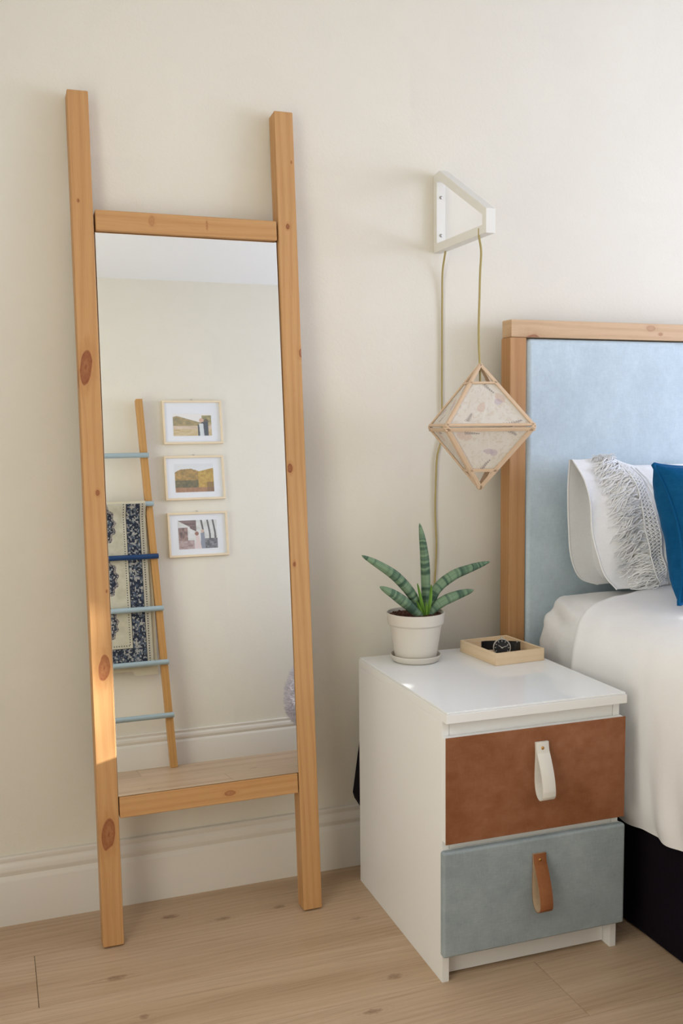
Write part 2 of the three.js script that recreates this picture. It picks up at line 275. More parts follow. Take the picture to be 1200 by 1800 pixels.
// ------------------------------------------------------------------ ladder mirror
{
  const th = 0.0843, L = 1.803, w = 0.0436, d = 0.0433, xl = -0.6177, xr = -0.1755;
  const g = thing('ladder_mirror', 'tall pine ladder frame holding a long mirror, leaning on the cream wall', 'mirror', [0, 0, L * Math.sin(th)]);
  g.rotation.x = -th;
  const rl = mesh('rail', board([0, 0, 0], [w, L, d], 0.0022, 'y'), pineRailLeft, g); rl.position.set(xl, 0, 0); rl.rotation.z = 0.0022;
  const rr = mesh('rail', board([0, 0, 0], [w, L, d], 0.0022, 'y'), pineRailRight, g); rr.position.set(xr + 0.0005, 0, 0); rr.rotation.z = -0.0014;
  const s1 = L - 0.2477, s2 = L - 0.2912, s3 = L - 1.4913, s4 = L - 1.5359;
  mesh('crossbar', board([xl + w + 0.0005, s2, 0], [xr - 0.001, s1, d - 0.0005], 0.0022, 'x', 0, 0), pineBar, g);
  mesh('crossbar', board([xl + w + 0.0015, s4, 0], [xr - 0.0012, s3, d - 0.001], 0.0022, 'x', 0, 0.42), pineBar, g);
  const pane = new THREE.Group(); pane.name = 'mirror'; pane.position.set(0, s3, d - 0.002); pane.rotation.x = -0.008; g.add(pane);
  mesh('mirror_glass', board([xl + w - 0.0005, 0.001, -0.004], [xr + 0.0005, s2 - s3 - 0.001, 0], 0.0008, 'y'), mirrorGlass, pane);
  mesh('backing_board', board([xl + w - 0.0005, 0.001, -0.01], [xr + 0.0005, s2 - s3 - 0.001, -0.0043], 0, 'y'), std({ color: 0x8a7a66, roughness: 0.9 }), pane);
}

// ------------------------------------------------------------------ bedside chest
const chest = thing('bedside_chest', 'white bedside chest with a tan leather drawer over a grey-blue velvet drawer', 'bedside table', [0, 0, 0.0953]);
chest.rotation.y = -0.0137;
{
  const zf = 0.463, zt = 0.483, W = 0.4, top = 0.544, t = 0.015;
  mesh('side_panel', board([0, 0, 0], [t, 0.526, zf], 0.0008), whiteLacquer, chest);
  mesh('side_panel', board([W - t, 0, 0], [W, 0.526, zf], 0.0008), whiteLacquer, chest);
  mesh('top_panel', board([0.0002, 0.526, 0], [0.4045, top, zt], 0.001, 'x'), whiteLacquer, chest);
  mesh('back_panel', board([t, 0.03, 0.004], [W - t, 0.526, 0.008], 0), whiteLacquer, chest);
  mesh('rail', board([t + 0.0008, 0.466, zf - 0.02], [W - t - 0.0008, 0.526, zf - 0.001], 0.0006, 'x'), whiteLacquer, chest);
  mesh('rail', board([t + 0.0008, 0.255, zf - 0.02], [W - t - 0.0008, 0.31, zf - 0.001], 0.0006, 'x'), whiteLacquer, chest);
  mesh('plinth', board([t + 0.0008, 0.004, zf - 0.042], [W - t - 0.0008, 0.09, zf - 0.024], 0.0006, 'x'), whiteLacquer, chest);
  mesh('bottom_panel', board([t + 0.0008, 0.062, 0.008], [W - t - 0.0008, 0.074, zf - 0.024], 0, 'x'), whiteLacquer, chest);
  const strap = (x, y, from, to) => {                   // folded strip hanging from one screw, bulging forward at the bottom
    const pts = [[0.0012, 0.013], [0.003, -0.012], [0.0015, -0.04], [0.002, -0.07], [0.008, -0.0905], [0.0195, -0.0985], [0.0305, -0.092], [0.0325, -0.078], [0.0265, -0.05], [0.0155, -0.022], [0.0068, -0.004], [0.0042, 0.013]];
    const c = new THREE.CatmullRomCurve3(pts.map(([z, yy]) => V(0, yy, z)), false, 'catmullrom', 0.5), n = 64, th = 0.0022, out = [], inn = [];
    for (let i = 0; i <= n; i++) { const q = c.getPoint(i / n), tg = c.getTangent(i / n), nz = V(0, tg.z, -tg.y).normalize(); out.push([q.z + nz.z * th * from, q.y + nz.y * th * from]); inn.push([q.z + nz.z * th * to, q.y + nz.y * th * to]); }
    const g = toCreasedNormals(extrude([...out, ...inn.reverse()], 0.0285, 0.0003), 0.6).rotateY(-Math.PI / 2);   // (z, y) profile, width along x
    g.translate(0.01425, 0, 0);
    return g.translate(x, y, 0);
  };
  for (const [y0, y1, soft, sy] of [[0.289, 0.497, false, 0.4565], [0.063, 0.2715, true, 0.2305]]) {
    const dr = new THREE.Group(); dr.name = 'drawer'; dr.position.set(0, 0, zf); chest.add(dr);
    dr.userData.label = soft ? 'lower drawer padded in grey-blue velvet with a tan strap' : 'upper drawer faced with tan leather with a white strap';
    mesh('drawer_front', board([soft ? -0.002 : 0.0, y0, 0], [soft ? 0.401 : 0.4015, y1, 0.0165], 0.001, 'x'), whiteLacquer, dr);
    if (soft) {
      const g = new RoundedBoxGeometry(0.411, y1 - y0 + 0.004, 0.018, 5, 0.0055).translate(0.1985, (y0 + y1) / 2, 0.0135);
      const p = g.attributes.position; for (let i = 0; i < p.count; i++) { const x = p.getX(i), y = p.getY(i); if (p.getZ(i) > 0.018) p.setZ(i, p.getZ(i) + 0.0015 * (fbm(x * 14, y * 14, 9, 2) - 0.5)); }
      mesh('velvet_cover', metres(g.index ? g.toNonIndexed() : g, 'x'), drawerVelvet, dr);
    } else mesh('leather_face', board([-0.0006, y0 - 0.0012, 0.0165], [0.4025, y1 + 0.0012, 0.019], 0.0006, 'x'), tanLeather, dr);
    const zz = soft ? 0.0222 : 0.019;
    const st = mesh('strap_handle', strap(soft ? 0.2005 : 0.206, sy, -0.5, soft ? 0.1 : 0.5), soft ? strapTan : strapWhite, dr); st.position.z = zz;
    st.userData.label = soft ? 'folded tan leather strap handle' : 'folded white leather strap handle';
    if (soft) { const ln = mesh('strap_lining', strap(0.2005, sy, 0.1, 0.5), strapRaw, dr); ln.position.z = zz; ln.userData.label = 'pale raw inner side of the tan strap'; }
    const sc = mesh('screw', lathe([[0, 0.0035], [0.0022, 0.0033], [0.0034, 0.002], [0.0036, 0], [0, 0]], 20).rotateX(Math.PI / 2).translate(soft ? 0.2005 : 0.206, sy + 0.001, zz + 0.0052), brass, dr);
    sc.rotation.z = 0;
  }
}
// glass sheet on the chest
{
  const g = mesh('glass_top', board([0.0022, 0.5442, 0.0022], [0.4022, 0.5482, 0.481], 0.0008, 'x'), std({ color: 0xf7f9f9, roughness: 0.03, specularIntensity: 0.8 }));
  g.position.set(0, 0, 0.0953); g.rotation.y = -0.0137; tag(g, 'thin glossy white glass sheet lying on top of the bedside chest', 'glass top');
}
const TOP = 0.5482;

// ------------------------------------------------------------------ plant, saucer, tray, watch
const ceramic = std({ color: 0xddd7cc, roughness: 0.42, specularIntensity: 0.4 });
{
  const PX = 0.1135, PZ = 0.1708;
  const s = mesh('plant_saucer', lathe([[0, 0], [0.05, 0], [0.0545, 0.003], [0.0585, 0.0135], [0.0592, 0.0155], [0.058, 0.0165], [0.0565, 0.0155], [0.053, 0.006], [0.05, 0.0048], [0, 0.0048]]), ceramic);
  s.position.set(PX, TOP, PZ); tag(s, 'round off-white ceramic saucer under the plant pot', 'saucer');
  const g = thing('potted_plant', 'off-white pot with a cylindrical snake plant of five banded fingers, on the bedside chest', 'plant', [PX, TOP + 0.005, PZ]);
  const Hh = 0.1095;
  mesh('pot', lathe([[0, 0], [0.0445, 0], [0.0468, 0.0015], [0.0485, 0.006], [0.0605, 0.0795], [0.0612, 0.0815], [0.0648, 0.0835], [0.0654, 0.0855], [0.0676, Hh - 0.0015], [0.0672, Hh], [0.0655, Hh], [0.0648, Hh - 0.002], [0.0615, 0.085], [0.06, 0.078], [0, 0.078]]), ceramic, g);
  const soilMap = texture(256, 256, (u, v) => { const n = fbm(u * 40, v * 40, 4, 4), k = noise(u * 120, v * 120, 8); return mixc([58, 34, 24], [126, 76, 54], clamp((n - 0.3) * 1.6 + (k > 0.8 ? 0.3 : 0), 0, 1)); });
  const soil = sheet((a, b) => { const r = b * 0.0645, ph = a * Math.PI * 2; return V(r * Math.cos(ph), 0.1012 + 0.004 * (fbm(r * 180 * Math.cos(ph) + 40, r * 180 * Math.sin(ph) + 40, 3, 3) - 0.5) + 0.003 * (1 - b), r * Math.sin(ph)); }, 60, 16, 1, 1, true);
  { const p = soil.attributes.position, uv = soil.attributes.uv; for (let i = 0; i < p.count; i++) uv.setXY(i, p.getX(i) * 8, p.getZ(i) * 8); }
  mesh('soil', soil, std({ map: soilMap, roughness: 1, bumpMap: soilMap, bumpScale: 0.002 }), g);
  { const r = rng(5), bits = []; for (let i = 0; i < 160; i++) { const a = r() * 6.283, q = Math.sqrt(r()) * 0.06; bits.push(new THREE.DodecahedronGeometry(0.0012 + 0.0018 * r(), 0).scale(1, 0.7, 1).rotateY(r() * 6).translate(q * Math.cos(a), 0.1035, q * Math.sin(a))); }
    const m = mesh('soil_crumbs', merge(bits), std({ map: soilMap, roughness: 1 }), g); m.userData.kind = 'stuff'; }
  const leafMap = (seed, repeat) => { const m = texture(64, 512, (u, v) => {
    const band = fbm(v * 26 + noise(u * 5, v * 14, seed) * 0.5, 0.5, seed, 2), thin = noise(u * 3, v * 120, seed + 4), groove = Math.abs(Math.sin(u * Math.PI * 7));
    let c = mixc([126, 152, 122], [70, 96, 80], clamp((band - 0.42) * 3.2, 0, 1)); c = mixc(c, [146, 172, 138], clamp((thin - 0.55) * 0.9, 0, 0.4)); return mixc(c, [52, 84, 60], 0.3 * smoothstep(0.22 - groove, 0, 0.22));
  }); m.repeat.set(1, repeat); return m; };
  const leaves = [
    [[[0.1406, 0.655, 0.165], [0.1422, 0.7199, 0.165], [0.1395, 0.7869, 0.165], [0.1323, 0.8405, 0.165], [0.1266, 0.8686, 0.165]], 0.0108],
    [[[0.1229, 0.652, 0.175], [0.112, 0.686, 0.175], [0.0985, 0.709, 0.175], [0.0617, 0.7491, 0.175], [0.0183, 0.7792, 0.175], [-0.0217, 0.8023, 0.175]], 0.0116],
    [[[0.118, 0.655, 0.188], [0.0833, 0.6854, 0.19], [0.0509, 0.71, 0.19], [0.016, 0.7306, 0.19]], 0.0118],
    [[[0.1479, 0.654, 0.165], [0.1685, 0.7081, 0.165], [0.2114, 0.7397, 0.165], [0.2608, 0.7557, 0.165], [0.3109, 0.7679, 0.165]], 0.0118],
    [[[0.1405, 0.655, 0.18], [0.1745, 0.6811, 0.18], [0.2158, 0.6957, 0.18], [0.2606, 0.7049, 0.18]], 0.0116]];
  leaves.forEach(([pts, R], i) => {
    const c = curve(pts), n = 60, len = c.getLength(), fr = c.computeFrenetFrames(n, false);
    const geo = sheet((a, b) => {
      const k = Math.min(n, Math.round(b * n)), q = c.getPointAt(b), ph = a * Math.PI * 2, f = (0.8 + 0.28 * Math.sin(Math.min(1, b * 1.4) * Math.PI * 0.7)) * Math.pow(Math.max(0, 1 - Math.pow(b, 4.4)), 0.66);
      const r = R * f * (1 - 0.03 * Math.pow(Math.abs(Math.sin(ph * 3.5)), 0.3)) * (b > 0.995 ? 0.2 : 1);
      return q.addScaledVector(fr.normals[k], r * Math.cos(ph)).addScaledVector(fr.binormals[k], r * Math.sin(ph)).sub(g.position);
    }, 28, n, 1, 1, true);
    mesh('leaf', geo, std({ map: leafMap(120 + i * 7, len / 0.2), roughness: 0.55, specularIntensity: 0.4 }), g);
  });
  const shoot = std({ color: 0x86b352, roughness: 0.5, transmission: 0 });
  for (const [pts, w] of [[[[0.127, 0.652, 0.187], [0.119, 0.69, 0.187], [0.1115, 0.7311, 0.184]], 0.0062], [[[0.1314, 0.652, 0.188], [0.1405, 0.688, 0.189], [0.1452, 0.7264, 0.187]], 0.0066], [[[0.1225, 0.652, 0.191], [0.1118, 0.6753, 0.194], [0.1051, 0.6937, 0.193]], 0.0052], [[[0.1275, 0.652, 0.193], [0.1275, 0.668, 0.196], [0.1285, 0.689, 0.195]], 0.0042]]) {
    const c = curve(pts);
    const half = (sgn) => sheet((a, b) => { const q = c.getPointAt(b), x = a * 2 - 1, ww = w * (0.75 + 0.5 * b) * Math.pow(1 - b, 0.6) * (1 - Math.pow(Math.max(0, 0.2 - b) * 3, 2)); return q.add(V(x * ww, 0, -0.6 * ww * (1 - x * x) + 0.004 * x * x + sgn * 0.0006 * (1 - x * x))).sub(g.position); }, 8, 24, 1, 1, sgn < 0);
    mesh('young_leaf', merge([half(1), half(-1)]), shoot, g).userData.label = 'small bright green young leaf';
  }
}
{
  const g = thing('wooden_tray', 'small pale wooden tray holding a wristwatch on the bedside chest', 'tray', [0.3172, TOP + 0.0002, 0.2105]); g.rotation.y = 0.06;
  const a = 0.0655, b = 0.0795, h = 0.0285, t = 0.0055;
  mesh('tray_side', board([-a, 0, b - t], [a, h, b], 0.0007, 'x'), paleWood, g);
  mesh('tray_side', board([-a, 0, -b], [a, h, -b + t], 0.0007, 'x', 0.02, 0.2), paleWood, g);
  mesh('tray_side', board([-a, 0, -b + t], [-a + t, h, b - t], 0.0007, 'z', 0.05, 0.1), paleWood, g);
  mesh('tray_side', board([a - t, 0, -b + t], [a, h, b - t], 0.0007, 'z', 0.09, 0.3), paleWood, g);
  mesh('tray_base', board([-a + t, 0.001, -b + t], [a - t, 0.005, b - t], 0, 'z', 0.03, 0.1), paleWood, g);
}
{
  const C0 = V(0.303, TOP + 0.0272, 0.2385);
  const g = thing('wristwatch', 'wristwatch with black dial, silver rim and black leather strap in the small wooden tray', 'watch', [C0.x, C0.y, C0.z]);
  g.rotation.set(-0.12, -0.42, 0, 'YXZ'); g.scale.setScalar(1.17);
  const R = 0.0178;
  mesh('case', lathe([[0, -0.0075], [R * 0.8, -0.0075], [R * 0.98, -0.005], [R, -0.001], [R * 0.985, 0.0012], [R * 0.9, 0.0017], [R * 0.885, 0.0006], [0, 0.0006]], 48).rotateX(Math.PI / 2), steel, g);
  const dial = mesh('dial', new THREE.CylinderGeometry(R * 0.885, R * 0.885, 0.0006, 48).rotateX(Math.PI / 2).translate(0, 0, 0.0009), std({ color: 0x10141c, roughness: 0.45 }), g);
  const silver = std({ color: 0xdcdcd8, roughness: 0.35, metalness: 0.5 });
  const marks = []; for (let i = 0; i < 12; i++) marks.push(board([-0.00042, R * 0.66, 0.0012], [0.00042, R * 0.82, 0.0017], 0).rotateZ((i * Math.PI) / 6));
  mesh('hour_mark', merge(marks), silver, dial).userData.label = 'ring of twelve pale hour marks';
  const hand = (len, w, ang) => { const m = mesh('hand', extrude([[-w, -0.002], [w, -0.002], [w * 0.5, len], [-w * 0.5, len]], 0.0003).rotateZ(ang).translate(0, 0, 0.0016), silver, dial); return m; };
  hand(R * 0.48, 0.0007, 0.98); hand(R * 0.72, 0.0006, -1.22);
  mesh('crown', cyl(V(0, R - 0.0005, -0.003), V(0, R + 0.003, -0.003), 0.0021, 12), steel, g);
  // closed strap lying on its edge behind the dial
  const A = 0.037, B = 0.0205, ring = [];
  const strapGeo = sheet((a, b) => { const ph = -Math.PI / 2 - 0.42 + 0.0 + (-(2 * Math.PI - 0.84 + 2 * 0.0)) * a + Math.PI + 0.84; const k = b < 0.25 ? [0, b * 4] : b < 0.5 ? [(b - 0.25) * 4, 1] : b < 0.75 ? [1, 1 - (b - 0.5) * 4] : [1 - (b - 0.75) * 4, 0]; const rr = 1 + k[0] * 0.06, hh = 0.0092; return V(A * rr * Math.cos(ph), (k[1] - 0.5) * 2 * hh, -0.0045 - B + B * rr * Math.sin(ph)); }, 64, 40, 0.2, 0.05);
  mesh('strap', toCreasedNormals(strapGeo.toNonIndexed(), 0.7), std({ color: 0x0b0b0c, roughness: 0.5, side: THREE.DoubleSide }), g);
  mesh('buckle', new THREE.TorusGeometry(0.0075, 0.0011, 8, 24).scale(1, 1.35, 1).rotateY(1.25).translate(A * 0.92, 0, -0.0045 - B - 0.006), steel, g);
}

// ------------------------------------------------------------------ wall bracket and pendant lamp
{
  const X0 = 0.241, WX = 0.0235;
  const g = thing('wall_bracket', 'white trapezoid wooden arm screwed to the wall, carrying the pendant lamp', 'bracket', [X0, 0, 0]);
  // drawn in (z, y), extruded along x
  const outer = [[0.0, 1.514], [0.2685, 1.514], [0.2685, 1.567], [0.034, 1.7035], [0.0, 1.699]];
  const inner = [[0.019, 1.5345], [0.2505, 1.5345], [0.2505, 1.556], [0.032, 1.6805], [0.019, 1.6795]];
  const frame = extrude(outer, WX, 0.0012, [inner]).rotateY(-Math.PI / 2).translate(WX, 0, 0);
  mesh('arm_frame', frame, bracketPaint, g);
  for (const y of [1.644, 1.5535]) mesh('screw', lathe([[0, 0.0025], [0.003, 0.002], [0.0042, 0], [0, 0]], 16).rotateX(Math.PI / 2).translate(WX / 2, y, 0.019), steel, g);

  const L = new THREE.Group(); L.name = numbered('pendant_lamp'); scene.add(L);
  tag(L, 'octahedral pendant lamp of thin wooden sticks and flowered paper hanging by the headboard', 'lamp');
  const c = V(0.2475, 1.0885, 0.232), S = 0.2, h = 0.1435, phi = -0.26;
  L.position.set(c.x, c.y + h, c.z);
  const ax = V(Math.cos(phi), 0, -Math.sin(phi)), az = V(Math.sin(phi), 0, Math.cos(phi));
  const corner = [[-1, 1], [1, 1], [1, -1], [-1, -1]].map(([a, b]) => V().addScaledVector(ax, (a * S) / 2).addScaledVector(az, (b * S) / 2).add(V(0, -h, 0)));
  const stick = (a, b, n, off, w, t, ext = 0) => {                                // flat stick from a to b, lying on a face with normal n, its outer edge along a-b
    const d = b.clone().sub(a), len = d.length(); d.normalize(); const side = V().crossVectors(n, d).normalize();
    const g2 = board([-ext, 0, -t / 2], [len + ext, w, t / 2], 0.0008, 'x', off * 0.013, off * 0.11, 1);
    g2.applyMatrix4(new THREE.Matrix4().makeBasis(d, side, n)); return g2.translate(a.x, a.y, a.z);
  };
  const papers = [0, 1, 2, 3].map((k) => {
    const r = rng(640 + k), petals = [], sprigs = [];
    for (let i = 0; i < 3; i++) petals.push([0.15 + 0.7 * r(), 0.15 + 0.6 * r(), 0.085 + 0.05 * r(), 0.06 + 0.04 * r(), r() * 3.14, r()]);
    sprigs.push([0.42 + 0.2 * r(), 0.98, -1.2 + 0.5 * r(), 0.3], [0.62 + 0.15 * r(), 0.03, 0.2 + 0.6 * r(), 0.22], [0.2 + 0.2 * r(), 0.12, 2.4 * r(), 0.18]);
    const map = texture(320, 320, (u, v) => {
      let q = mixc([240, 232, 219], [248, 243, 235], fbm(u * 9, v * 9, 650 + k, 4)); q = mixc(q, [220, 205, 184], 0.35 * smoothstep(fbm(u * 30, v * 24, 655 + k, 3), 0.58, 0.72));
      const fold = Math.abs(u - 0.5 - 0.22 * (v - 0.5) - 0.05 * k); if (fold < 0.012) q = mixc(q, [248, 243, 235], 0.6);
      for (const [px, py, a, b2, an, tint] of petals) { const x = (u - px) * Math.cos(an) + (v - py) * Math.sin(an), y = -(u - px) * Math.sin(an) + (v - py) * Math.cos(an), d = Math.hypot(x / a, y / b2) + 0.5 * (fbm(u * 16, v * 16, 660 + k, 3) - 0.5); if (d < 1) q = mixc(q, tint < 0.55 ? [205, 186, 200] : [228, 198, 182], 0.55 * smoothstep(1 - d, 0, 0.2) * (0.55 + 0.6 * fbm(x * 120, y * 16, 670 + k, 2))); }
      for (const [px, py, an, l] of sprigs) { const x = (u - px) * Math.cos(an) + (v - py) * Math.sin(an), y = -(u - px) * Math.sin(an) + (v - py) * Math.cos(an); if (x > 0 && x < l) { const lobe = Math.abs(Math.sin((x - Math.abs(y) * 0.9) * 3.14159 * 6 / l)), w = 0.24 * l * (1 - 0.75 * x / l) * Math.pow(lobe, 1.4) + 0.004; if (Math.abs(y) < w) q = mixc(q, mixc([158, 148, 142], [186, 176, 168], noise(u * 90, v * 90, 680)), 0.75); } }
      return q;
    }, true, false);
    return std({ map, transmission: 0.22, thickness: 0, roughness: 1, specularIntensity: 0.1, side: THREE.DoubleSide });
  });
  const top = V(0, 0, 0), bottom = V(0, -2 * h, 0), CUT = 0.69;
  for (const upper of [true, false]) for (let i = 0; i < 4; i++) {
    const a = corner[i].clone(), b = corner[(i + 1) % 4].clone(), apex = upper ? top.clone() : bottom.clone(), lift = upper ? 0.0022 : -0.0022;
    for (const q of [a, b]) q.y += lift; apex.y += lift * 0.4;
    const n = V().crossVectors(b.clone().sub(a), apex.clone().sub(a)).normalize(); if (!upper) n.negate(); const mid = a.clone().add(b).multiplyScalar(0.5).sub(V(0, -h, 0)); if (n.dot(V(mid.x, 0, mid.z)) < 0) n.negate();
    const nn = upper ? n : n, W = upper ? 0.0068 : 0.0092, TH = 0.0034;
    const sideOf = (p, q, into) => { const d = q.clone().sub(p).normalize(); const s = V().crossVectors(nn, d); return s.dot(into) > 0 ? [p, q] : [q, p]; };
    const centre = a.clone().add(b).add(apex).multiplyScalar(1 / 3);
    const add = (p, q, w, k, nm) => { const [p2, q2] = sideOf(p, q, centre.clone().sub(p)); mesh(nm, stick(p2, q2, nn, k, w, TH), lampWood, L); };
    add(a, b, W * 0.9, i + 1, 'frame_stick');
    add(a, apex.clone().lerp(a, 0.01), W, i + 3, 'frame_stick'); add(b, apex.clone().lerp(b, 0.01), W, i + 5, 'frame_stick');
    const ca = a.clone().lerp(apex, CUT), cb = b.clone().lerp(apex, CUT);
    const [p2, q2] = sideOf(ca, cb, a.clone().sub(ca)); mesh('crossbar', stick(p2, q2, nn, i, W * 0.75, TH), lampWood, L);
    const in2 = nn.clone().multiplyScalar(-TH * 0.75), A2 = a.clone().add(in2), B2 = b.clone().add(in2), CA = ca.clone().add(in2), CB = cb.clone().add(in2);
    const paper = sheet((s, t) => { const p = A2.clone().lerp(B2, s).lerp(CA.clone().lerp(CB, s), t); return p.addScaledVector(nn, 0.0012 * (Math.abs(fbm(s * 3 + i, t * 3, 31 + (upper ? 0 : 9), 2) - 0.5) - 0.1) * Math.min(1, 8 * Math.min(s, 1 - s, t, 1 - t))); }, 20, 16, 1, 1);
    mesh('paper_panel', paper, papers[(i * 2 + (upper ? 0 : 1)) % 4], L);
  }
  const cordMat = std({ color: 0xb5a46c, roughness: 0.75, metalness: 0.1 });
  mesh('cord', tube([[0.2424, 1.529, 0.2345], [0.2424, 1.512, 0.2345], [0.2475, 1.4814, 0.2345], [0.2455, 1.43, 0.234], [0.2442, 1.3812, 0.234], [0.243, 1.31, 0.233], [0.2445, 1.262, 0.232], [0.2465, 1.2296, 0.232], [0.2475, 1.19, 0.232], [0.2475, 1.15, 0.232]].map(([x, y, z]) => [x - L.position.x, y - L.position.y, z - L.position.z]), 0.0026, 90), cordMat, L);
  mesh('cord', tube([[0.2585, 1.53, 0.035], [0.2575, 1.512, 0.033], [0.2605, 1.47, 0.012], [0.2622, 1.4, 0.006], [0.2617, 1.2997, 0.006], [0.2612, 1.18, 0.006], [0.26, 1.0613, 0.006], [0.2485, 1.019, 0.006], [0.2442, 0.95, 0.006], [0.2426, 0.8768, 0.006], [0.2457, 0.7906, 0.006], [0.2405, 0.6899, 0.006], [0.234, 0.6, 0.008], [0.228, 0.45, 0.012], [0.22, 0.32, 0.012]].map(([x, y, z]) => [x - L.position.x, y - L.position.y, z - L.position.z]), 0.0026, 140), cordMat, L);
  mesh('lamp_holder', lathe([[0, 0], [0.016, 0], [0.019, 0.004], [0.019, 0.036], [0.012, 0.05], [0.005, 0.054], [0, 0.054]], 24).translate(0, -0.135, 0), std({ color: 0xece9e2, roughness: 0.5 }), L);
}

// ------------------------------------------------------------------ headboard, bed
{
  const g = thing('headboard', 'blue velvet upholstered headboard in a square-edged wooden frame against the wall', 'headboard', [0.405, 0, 0.046]);
  const X = -0.405, Z = -0.046, xr = 1.99;
  mesh('post', board([0.405 + X, 0, 0], [0.4505 + X, 1.3062, 0.044], 0.0018, 'y'), headPost, g);
  mesh('post', board([xr - 0.0455 + X, 0, 0], [xr + X, 1.3062, 0.044], 0.0018, 'y', 0.1), headPost, g);
  mesh('top_rail', board([0.4085 + X - 0.001, 1.307, -0.0005], [xr + 0.001 + X, 1.3495, 0.0446], 0.0018, 'x'), headTop, g);
  const pg = new RoundedBoxGeometry(xr - 0.0455 - 0.4515 - 0.0025, 1.3045 - 0.12, 0.042, 6, 0.014).translate((xr - 0.0455 + 0.4515) / 2 + X, (1.3045 + 0.12) / 2, 0.024);
  mesh('padded_panel', metres(pg.index ? pg.toNonIndexed() : pg, 'y'), headVelvet, g);
  const bars = board([0.4505 + X, 0.1, 0.002], [xr - 0.0455 + X, 0.14, 0.02], 0.001, 'x'); mesh('lower_rail', bars, headPost, g);
}
const BX0 = 0.4735, BX1 = 1.935, BZ0 = 0.094, BZ1 = 2.06;
tag(mesh('bed_base', metres(new RoundedBoxGeometry(BX1 - BX0, 0.3, BZ1 - BZ0, 3, 0.012).translate((BX0 + BX1) / 2, 0.15, (BZ0 + BZ1) / 2).toNonIndexed(), 'z'), darkBase), 'very dark upholstered bed base standing on the floor under the white bedding', 'bed base');
{
  // mattress in a fitted sheet: rounded box with a few pulled creases at the head corner
  const x0 = 0.463, x1 = 1.94, z0 = 0.109, z1 = 2.075, y0 = 0.304, y1 = 0.671;
  const n = 40, g0 = new THREE.BoxGeometry(1, 1, 1, 60, 30, 90), p = g0.attributes.position, R = 0.08, hx = (x1 - x0) / 2, hy = (y1 - y0) / 2, hz = (z1 - z0) / 2;
  for (let i = 0; i < p.count; i++) {
    // crowd the grid towards the edges
    const warp = (t) => Math.sign(t) * (1 - Math.pow(1 - Math.min(1, Math.abs(t) * 2), 2.2)) * 0.5;
    const q = V(warp(p.getX(i)) * 2 * hx, warp(p.getY(i)) * 2 * hy, warp(p.getZ(i)) * 2 * hz);
    const c = V(clamp(q.x, -hx + R, hx - R), clamp(q.y, -hy + R * 0.5, hy - R), clamp(q.z, -hz + R * 0.6, hz - R)), d = q.clone().sub(c), l = d.length();
    if (l > 1e-6) { const sc = V(R, q.y > 0 ? R : R * 0.5, q.z < 0 ? R * 0.6 : R), k = Math.hypot(d.x / sc.x, d.y / sc.y, d.z / sc.z), m = Math.max(Math.abs(d.x) / sc.x, Math.abs(d.y) / sc.y, Math.abs(d.z) / sc.z); d.multiplyScalar(m / k); }
    q.copy(c).add(d);
    const wr = (fbm(q.z * 9 + q.x * 7 + q.y * 16, q.y * 9 - q.z * 3, 700, 3) - 0.5), near = smoothstep(0.26 - (q.z + hz), 0, 0.1);
    const dir = d.lengthSq() > 0 ? d.clone().normalize() : V(0, 1, 0); q.addScaledVector(dir, (wr * 0.034 + 0.0032 * Math.sin(q.y * 95 + q.x * 26 + q.z * 20 + 5 * fbm(q.z * 7, q.y * 7, 705, 2)) * smoothstep(q.y + hy, 0.2, 0.27) * smoothstep(2 * hy - (q.y + hy), 0.0, 0.03)) * near * smoothstep(q.y, -hy, -hy + 0.08));
    p.setXYZ(i, q.x + (x0 + x1) / 2, q.y + (y0 + y1) / 2, q.z + (z0 + z1) / 2);
  }
  const g = mergeVertices(new THREE.BufferGeometry().setIndex(g0.index).setAttribute('position', p), 1e-5); g.computeVertexNormals();
  const flat = g.toNonIndexed(), uvd = metres(flat, 'z');
  tag(mesh('mattress', uvd, whiteLinen), 'mattress in a white fitted sheet, its creased corner bare beside the headboard', 'mattress');
}
